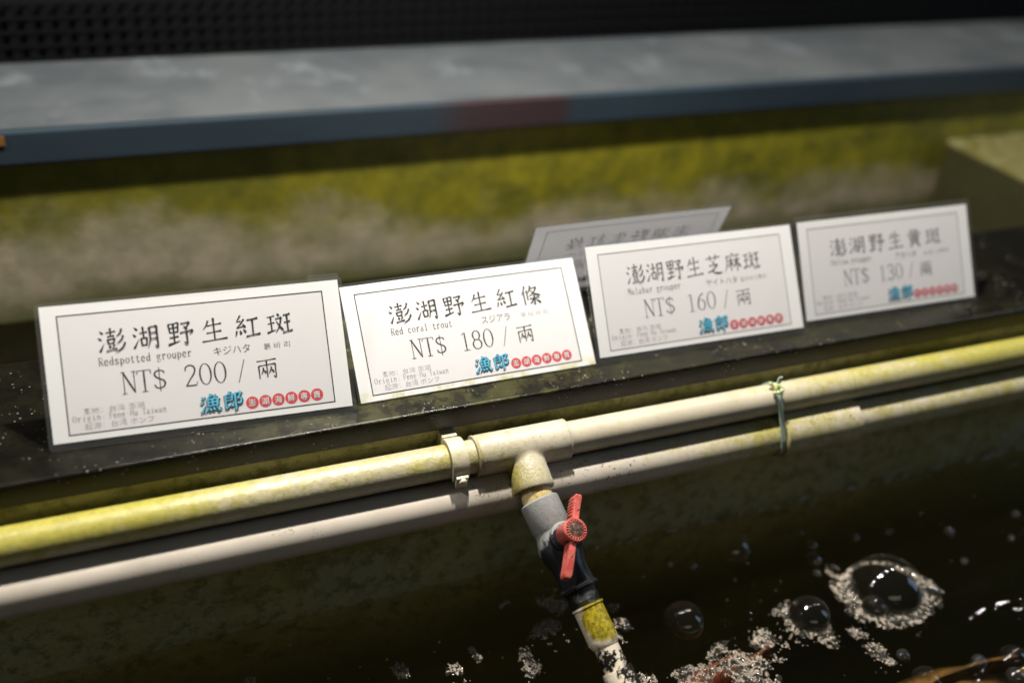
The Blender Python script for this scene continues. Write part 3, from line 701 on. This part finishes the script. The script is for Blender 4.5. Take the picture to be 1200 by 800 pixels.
def price_card(label, B0, yaw, tau, scale, title, english, kana, korean, price, film=(-2, -2.5, 208.5, 99), paper='paper', bow=0.0, curl=0.0, rear=False, inks=None, tab=False):
    root = empty('price_card', B0)
    root.rotation_euler = Matrix.Rotation(yaw, 3, 'Z').to_euler()
    rot = Matrix.Rotation(yaw, 3, 'Z') @ Matrix.Rotation(math.radians(90) - tau, 3, 'X')
    root.rotation_euler = rot.to_euler()
    tag(root, label, 'price card', 'price cards standing on the ledge')
    k = scale * 0.001
    lift = -film[1]                                   # film rests on the ledge
    def bend(vf):
        vs_ = []
        for u, v, w_ in vf[0]:
            s, q = (u - 103) / 103, v / 97
            vs_.append((u * k, (v + lift) * k, (w_ + bow * (1 - s * s) * (0.3 + 0.7 * q) + curl * q * q) * k))
        return vs_, vf[1]
    def part(name, vf, mat, parent, **kw): return obj(name, bend(vf), M[mat], parent, local=True, **kw)
    ik = inks or {}
    pu, pv = (11.6, 193.0), (7.2, 89.4)               # the tinted print field; the white margin runs round it
    pap = part('paper', join(grid(1, 2.5, 205.5, pv[0], 0, 24, 1), grid(1, pv[1], 205.5, 96.6, 0, 24, 1), grid(1, pv[0], pu[0], pv[1], 0, 2, 12), grid(pu[1], pv[0], 205.5, pv[1], 0, 2, 12)), paper, root, smooth=True)
    part('printed_panel', grid(pu[0], pv[0], pu[1], pv[1], 0), 'panel', pap, smooth=True)
    b = .8
    bars = join(grid(11.2, 6.8, 193.4, 6.8 + b, .10, 24, 1), grid(11.2, 89.6 - b, 193.4, 89.6, .10, 24, 1), grid(11.2, 6.8 + b, 11.2 + b, 89.6 - b, .10, 1, 12), grid(193.4 - b, 6.8 + b, 193.4, 89.6 - b, .10, 1, 12))
    part('border', bars, ik.get('border', 'ink'), pap)
    n = len(title)
    part('headline', cjk_line(title, 35.5, 169, 78.2, 60.2, 6.2, .12, 18.5 if n == 6 else 17.3), ik.get('head', 'ink'), pap)
    part('english_name', lat_line(english, 35.0, 35 + 3.46 * len(english), 57.8, 52.2, 6.8, .12, .92), ik.get('small', 'ink'), pap)
    part('japanese_name', font_line(kana, 112, 112 + 6.3 * len(kana), 50.6, 56.6, .12, -.008), ik.get('small', 'ink'), pap)
    part('korean_name', font_line(korean, 147, 147 + (6.2 if ' ' in korean else 4.4) * len(korean.replace(' ', '')), 50.9, 55.5, .12, 0.0), ik.get('korean', 'ink_grey'), pap)
    part('price', join(lat_line('NT$', 48.3, 78.8, 46.2, 31.0, 5.2, .12, .98), lat_line(price, 89.5, 119.8, 46.0, 30.8, 4.9, .12, .98), lat_line('/', 125.0, 139.0, 45.0, 30.6, 5.5, .12, .7),
                       cjk_line('兩', 139.4, 155.2, 45.2, 29.4, 5.6, .12)), ik.get('head', 'ink'), pap)
    part('origin', join(font_line('產地：台灣 澎湖', 21.5, 61.5, 20.2, 24.5, .12, -.014), lat_line('Origin:', 14.4, 36.2, 19.9, 15.6, 6.8, .12, .9), lat_line('Peng-Hu Taiwan', 38.0, 76.0, 19.9, 15.6, 6.8, .12, .92),
                        font_line('起源：台湾 ポンフ', 21.9, 66.8, 9.6, 14.0, .12, -.014)), ik.get('origin', 'ink_grey'), pap)
    lg = part('logo_outline', cjk_line('漁郎', 99.0, 128.5, 23.9, 10.0, 15.0, .12, 14.0), 'navy', pap)
    part('logo', cjk_line('漁郎', 98.6, 128.1, 24.3, 10.4, 8.6, .75, 14.0), 'cyan', lg)
    for q, ch in enumerate('澎湖海鮮專賣'):
        cu_ = 134.4 + 9.26 * q
        dd = part('red_dot', disc(cu_, 14.0, 4.45, .12), 'red_ink', pap)
        part('dot_shade', font_line(ch, cu_ - 2.25, cu_ + 2.75, 11.1, 16.2, .16, .0), 'navy', dd)
        part('dot_character', font_line(ch, cu_ - 2.6, cu_ + 2.4, 11.5, 16.6, .20, .0), 'white_ink', dd)
    u0, v0, u1, v1 = film
    f_ = rrect(u0, v0, u1, v1, 3.2); m_ = len(f_)
    # laminate: front and back skins as grids inset to the rounded outline
    vs_ = [(u, v, .95) for u, v in f_] + [(u, v, -.45) for u, v in f_]
    ins = rrect(u0 + 2.0, v0 + 2.0, u1 - 2.0, v1 - 2.0, 2.0)
    fs = [(i, (i + 1) % m_, (i + 1) % m_ + m_, i + m_)[::-1] for i in range(m_)]
    sleeve_parts = [(vs_, fs)]
    rr_ = 3.2
    lev = [rr_ * (1 - math.cos(math.radians(90 * q / 5))) for q in range(6)]
    vl = [(v0 + q, rr_ - math.sqrt(max(0, rr_ ** 2 - (rr_ - q) ** 2))) for q in lev]
    vl += [(v0 + rr_ + (v1 - v0 - 2 * rr_) * q / 9, 0.0) for q in range(1, 9)] + [(v1 - q, rr_ - math.sqrt(max(0, rr_ ** 2 - (rr_ - q) ** 2))) for q in reversed(lev)]
    for w_ in (.95, -.45):
        nx = 24; gv = []
        for vv, ins_ in vl: gv += [(u0 + ins_ + (u1 - u0 - 2 * ins_) * i / nx, vv, w_) for i in range(nx + 1)]
        sleeve_parts.append((gv, [(j * (nx + 1) + i, j * (nx + 1) + i + 1, (j + 1) * (nx + 1) + i + 1, (j + 1) * (nx + 1) + i) for j in range(len(vl) - 1) for i in range(nx)]))
    part('laminate', join(*sleeve_parts), 'film', root)
    if tab: part('clear_tab', join(grid(184, 90, 206.5, 101.8, -1.0, 6, 3), grid(184, 90, 206.5, 101.8, -1.7, 6, 3)), 'film', root)
    # clear easel strut behind the card, down to the ledge
    ca_, sa_ = math.cos(tau), math.sin(tau)
    ph = 62.0; hz = (ph + lift) * ca_                 # height at which the strut leaves the card
    e_len = hz * 1.04
    # in card frame: world down = (-sin along normal?) -> build from world vectors
    dn = rot.transposed() @ V((0, 0, -1)); bk = rot.transposed() @ (Matrix.Rotation(yaw, 3, 'Z') @ V((0, 1, 0)))
    top = V((0, ph + lift, -1.2))
    reach = min(28.0, 70.0) if not rear else 6.0
    foot = top + dn * (hz - 1.2 * sa_ - .4) + bk * (reach * .35)
    sv = []
    for uu in (78.0, 128.0):
        for p, dz in ((top, 0), (foot, 0)):
            for th in (0, -1.0): sv.append(((uu) * k, p.y * k, (p.z + th) * k))
    obj('easel_strut', (sv, [(0, 1, 3, 2), (4, 6, 7, 5), (0, 4, 5, 1), (2, 3, 7, 6), (0, 2, 6, 4), (1, 5, 7, 3)]), M['film'], root, local=True)
    return root
rad = math.radians
soft = dict(border='ink_grey', head='ink_soft', small='ink_soft', korean='ink_pale', origin='ink_grey')
price_card('laminated white price card reading 200, leftmost on the ledge', (0.0, 0.0348, 0.0003), rad(-3.39), rad(35), 0.995, '澎湖野生紅斑', 'Redspotted grouper', 'キジハタ', '붉 바 리', '200', bow=-1.2, tab=True)
price_card('laminated white price card reading 180 with yellow stained lower edge', (0.2110, 0.0301, 0.0003), rad(0.4), rad(41), 0.955, '澎湖野生紅條', 'Red coral trout', 'スジアラ', '무 늬 바 리', '180', film=(-1, 1.5, 206.5, 99), paper='paper_stained', bow=1.6, curl=-2.5, inks=dict(korean='ink_pale'))
price_card('laminated white price card reading 160, between the 180 and 130 cards', (0.4108, 0.0315, 0.0003), rad(-1.07), rad(33), 0.965, '澎湖野生芝麻斑', 'Malabar grouper', 'ヤイトハタ', '말라바그루퍼', '160', bow=-.8, inks=dict(soft, head='ink_soft'))
price_card('blurred white price card reading 130, rightmost on the ledge', (0.6175, 0.0362, 0.0003), rad(-1.1), rad(30), 0.93, '澎湖野生黃斑', 'Yellow grouper', 'アオハタ', '노란 그루퍼', '130', film=(-2, -2.5, 208.5, 102), bow=-.8, inks=soft)
price_card('price card facing away, its blank back leaning behind the 180 and 160 cards', (0.382 + 0.192, 0.152, 0.0003), rad(180), rad(22), 0.925, '澎湖野生紅條', 'Red coral trout', 'スジアラ', '무늬바리', '180', film=(-2, -2.5, 208.5, 101), bow=.6, rear=True, inks=dict(head='ink_grey', border='ink_pale', small='ink_pale', origin='ink_pale', korean='ink_pale'))

# ------------------------------------------------------------------ bubbles and foam
BUB = [(0.6398, -0.1146, 0.0313), (0.6147, -0.1296, 0.0109), (0.6774, -0.1291, 0.006), (0.5547, -0.12, 0.0179), (0.45, -0.0914, 0.0176), (0.5375, -0.0276, 0.017), (0.6101, -0.0474, 0.0055), (0.5999, -0.0639, 0.0077), (0.5923, -0.0795, 0.0038), (0.4904, -0.0365, 0.0045), (0.6554, -0.0511, 0.0047), (0.7489, -0.0723, 0.0048), (0.6899, -0.2116, 0.0104), (0.6769, -0.2274, 0.0075), (0.6035, -0.2071, 0.0115), (0.6029, -0.1806, 0.0055), (0.659, -0.2059, 0.0062), (0.4009, -0.082, 0.0049)]
BL = ['largest bubble, a clear dome ringed by foam at right', 'bubble on the near edge of the largest bubble\'s foam ring', 'small bubble at the right tip of the largest foam ring', 'clear bubble with foam at its left, left of the largest bubble', 'clear bubble without foam, right of the dropper pipe', 'faint clear bubble close to the tank wall', 'top bubble of the row of three above the middle bubble', 'middle and largest bubble of the row of three', 'lowest and smallest bubble of the row of three', 'small bubble left of the faint bubble near the wall', 'small lone bubble above the largest bubble', 'small lone bubble farthest to the right near the wall', 'bubble at the right edge of the picture near the bottom', 'bubble in the bottom right corner of the picture', 'bubble on the bottom edge below the largest bubble', 'small bubble left of the brown fish', 'small bubble over the brown fish\'s back', 'small bubble in the foam beside the yellow stained coupler']
def dome(r, seg=36, rings=14, low=-0.12):
    vs_, fs = [], []
    for j in range(rings):
        t = math.asin(low) + (math.pi / 2 - math.asin(low)) * j / rings
        for k in range(seg):
            p = 2 * math.pi * k / seg; vs_.append((r * math.cos(t) * math.cos(p), r * math.cos(t) * math.sin(p), r * math.sin(t)))
    vs_.append((0, 0, r))
    for j in range(rings - 1):
        for k in range(seg):
            a_, b_ = j * seg + k, j * seg + (k + 1) % seg; fs.append((a_, b_, b_ + seg, a_ + seg))
    for k in range(seg): fs.append(((rings - 1) * seg + k, (rings - 1) * seg + (k + 1) % seg, rings * seg))
    return vs_, fs
for (x, y, r), lb in zip(BUB, BL):
    o = obj('bubble', dome(r), M['bubble'] if r > .009 else M['tiny'], smooth=True); o.location = (x, y, ZW + .0005); o.scale = (1, 1, 0.92)
    tag(o, lb, 'bubble', 'bubbles on the water')

ICO = None
def ico(sub=1):
    bm = bmesh.new(); bmesh.ops.create_icosphere(bm, subdivisions=sub, radius=1)
    r = ([tuple(v.co) for v in bm.verts], [tuple(v.index for v in f.verts) for f in bm.faces]); bm.free(); return r
I2, I1 = ico(2), ico(1)
def balls(pts, hi=True):
    vs_, fs = [], []; bv, bf = I2 if hi else I1
    for x, y, z, r in pts:
        k = len(vs_); vs_ += [(x + a_ * r, y + b_ * r, z + c_ * r) for a_, b_, c_ in bv]; fs += [(i + k, j + k, l + k) for i, j, l in bf]
    return vs_, fs
FOAM = [(0.6383, -0.1141, 0.0392, 0.0424, 1), (0.6046, -0.1032, 0.0104, 0.0281, 0), (0.673, -0.1276, 0.0144, 0.0142, 0), (0.5450, -0.1234, 0.0214, 0.019, 2), (0.5046, -0.1336, 0.0118, 0.0158, 0), (0.4702, -0.1489, 0.0215, 0.023, 0), (0.4289, -0.1464, 0.0199, 0.0101, 0), (0.5523, -0.1467, 0.0112, 0.008, 3), (0.585, -0.1783, 0.0096, 0.0118, 3), (0.5853, -0.1672, 0.0083, 0.0106, 3), (0.3567, -0.0387, 0.0121, 0.0122, 0), (0.3365, -0.0673, 0.0151, 0.0156, 3), (0.3113, -0.0954, 0.0086, 0.0177, 3), (0.3955, -0.0802, 0.0111, 0.0133, 3), (0.2135, -0.0669, 0.0078, 0.0112, 3), (0.2573, -0.0816, 0.0092, 0.0112, 3), (0.2425, -0.0572, 0.006, 0.0051, 3), (0.2748, -0.068, 0.004, 0.0076, 3), (0.319, -0.0273, 0.0099, 0.0053, 3), (0.105, -0.0371, 0.0115, 0.0049, 3), (0.402, -0.0596, 0.0071, 0.0068, 3), (0.5824, -0.149, 0.0071, 0.008, 3), (0.3919, -0.134, 0.0092, 0.0076, 3)]
pts, clear = [], []
cells = {}
def blocked(x, y):
    i, j = int(x / .006), int(y / .006)
    return any(math.hypot(x - hx, y - hy) < hr * 0.96 for u in (-1, 0, 1) for v_ in (-1, 0, 1) for hx, hy, hr in cells.get((i + u, j + v_), ()))
def foam_ball(x, y, dens, seed=False):
    if any(math.hypot(x - bx, y - by) < br * 0.985 for bx, by, br in BUB[:5]): return
    if random.random() > dens or blocked(x, y): return
    if seed:                                          # a clear bubble the froth packs around
        r = .0008 + .0022 * random.random() ** 2.5
        cells.setdefault((int(x / .006), int(y / .006)), []).append((x, y, r)); clear.append((x, y, ZW + .0002, r)); return
    r = .00026 + .0004 * random.random() ** 2.0
    pts.append((x, y, ZW + r * random.uniform(.1, .5), r))
for fi, (cx, cy, rx, ry, kind) in enumerate(FOAM):
    if kind == 1: continue
    tries = int(math.pi * rx * ry / (0.00075 ** 2) * 2.4)
    for it in range(tries):
        a_, q = random.uniform(0, 2 * math.pi), math.sqrt(random.random()) * 1.35
        x, y = cx + rx * q * math.cos(a_), cy + ry * q * math.sin(a_)
        nz = mnoise.noise(V((x * 75, y * 75, fi * 3.1))) + 0.55 * mnoise.noise(V((x * 210, y * 210, fi * 7.7)))
        thr = {0: -0.05, 2: -0.05, 3: 0.20}[kind]
        e = nz * 0.8 + (1.0 - q) * 0.75 - thr
        foam_ball(x, y, 0.015 if -0.25 < e < -0.05 else max(0.0, min(1.0, e * 2.6)) * 0.9, it < tries * .05)
bx, by, br = BUB[0]
TH = ((-180, .0170), (-150, .0190), (-120, .0150), (-90, .0100), (-60, .0090), (-30, .0100), (0, .0130), (30, .0060), (60, .0030), (90, .0022), (120, .0045), (150, .0120), (180, .0170))
for it in range(30000):
    t = random.uniform(-180, 180); a_ = math.radians(t)
    w_ = next(p[1] + (q[1] - p[1]) * (t - p[0]) / (q[0] - p[0]) for p, q in zip(TH, TH[1:]) if p[0] <= t <= q[0])
    d_ = random.uniform(0, 1.3); x, y = bx + (br + w_ * d_) * math.cos(a_), by + (br + w_ * d_) * math.sin(a_)
    nz = mnoise.noise(V((x * 90, y * 90, 1.0))) + 0.5 * mnoise.noise(V((x * 240, y * 240, 5.0)))
    e = 1.0 - d_ + nz * 0.55
    foam_ball(x, y, (max(0.0, min(1.0, e * 2.4)) if e > 0 else 0.0) * min(1.0, w_ / .014), it < 1100)
print('foam bubbles', len(pts))
o = obj('foam', balls(pts), M['foam'], smooth=True); tag(o, 'tan foam of tiny bubbles floating on the dark water', 'foam', kind='stuff')
pts = list(clear)
for _ in range(210):
    x, y = random.uniform(-0.02, 0.95), random.uniform(-0.26, 0.005)
    pts.append((x, y, ZW + .0003, random.choice((.0005, .0007, .0009, .0014, .002)) * random.uniform(.7, 1.2)))
for x, y, r in ((0.4725, -0.0284, .003), (0.6931, -0.0545, .0036), (0.8323, -0.072, .0041), (0.8013, -0.0977, .0032), (0.7342, -0.1084, .0035)): pts.append((x, y, ZW, r))
for _ in range(240):                                   # beads along the waterline on the wall
    x = 0.36 + 0.65 * random.random() ** 0.7
    if mnoise.noise(V((x * 26, 0, 2))) < -0.1: continue
    pts.append((x, 0.0118 - random.random() * .004, ZW + random.uniform(-.001, .003), random.uniform(.0008, .0026)))
o = obj('tiny_bubbles', balls(pts), M['tiny'], smooth=True); tag(o, 'scattered tiny bubbles on the dark water', 'bubbles', kind='stuff')

# ------------------------------------------------------------------ fish under the surface
def fish(label, loc, rz, L, mat):
    root = empty('fish', loc); root.rotation_euler = (0, 0, rz); tag(root, label, 'fish')
    prof = [(0, .03), (.05, .10), (.14, .17), (.28, .215), (.42, .21), (.58, .165), (.72, .105), (.84, .065), (.90, .06)]
    seg = 20; vs_, fs = [], []
    for s, h in prof:
        for k in range(seg):
            t = 2 * math.pi * k / seg; vs_.append((s * L, math.cos(t) * h * L * .55, math.sin(t) * h * L))
    for i in range(len(prof) - 1):
        for k in range(seg):
            a_, b_ = i * seg + k, i * seg + (k + 1) % seg; fs.append((a_, b_, b_ + seg, a_ + seg))
    fs += [tuple(reversed(range(seg))), tuple((len(prof) - 1) * seg + k for k in range(seg))]
    obj('body', (vs_, fs), mat, root, smooth=True, local=True)
    def fin(name, pts2, y, th):
        n_ = len(pts2)
        v_ = [(a_ * L, y * L - th, b_ * L) for a_, b_ in pts2] + [(a_ * L, y * L + th, b_ * L) for a_, b_ in pts2]
        f_ = [tuple(range(n_)), tuple(reversed(range(n_, 2 * n_)))] + [(i, i + n_, (i + 1) % n_ + n_, (i + 1) % n_) for i in range(n_)]
        obj(name, (v_, f_), mat, root, local=True)
    fin('tail_fin', [(.88, .05), (.98, .12), (1.03, .10), (1.04, -.10), (.98, -.12), (.88, -.05)], 0, .0012)
    fin('dorsal_fin', [(.26, .20), (.32, .245), (.5, .24), (.68, .20), (.74, .14), (.70, .10), (.3, .18)], 0, .0012)
    fin('anal_fin', [(.60, -.14), (.66, -.22), (.74, -.18), (.76, -.08)], 0, .0012)
    for s in (-1, 1):
        fin('pectoral_fin', [(.26, -.02), (.36, .03), (.42, -.02), (.38, -.10), (.28, -.08)], s * .125, .001)
        obj('eye', lathe((.085 * L, s * .062 * L, .05 * L), (0, s, 0), [(0, .018 * L), (.008 * L, .014 * L), (.011 * L, .004 * L)], 14), M['eye'], root, smooth=True, local=True)
fish('brown mottled fish just under the water at bottom right', (0.565, -0.186, ZW - .106), rad(2), 0.27, M['fish_brown'])
fish('reddish fish just under the water below the dropper pipe foam', (0.418, -0.136, ZW - .050), rad(14), 0.12, M['fish_red'])
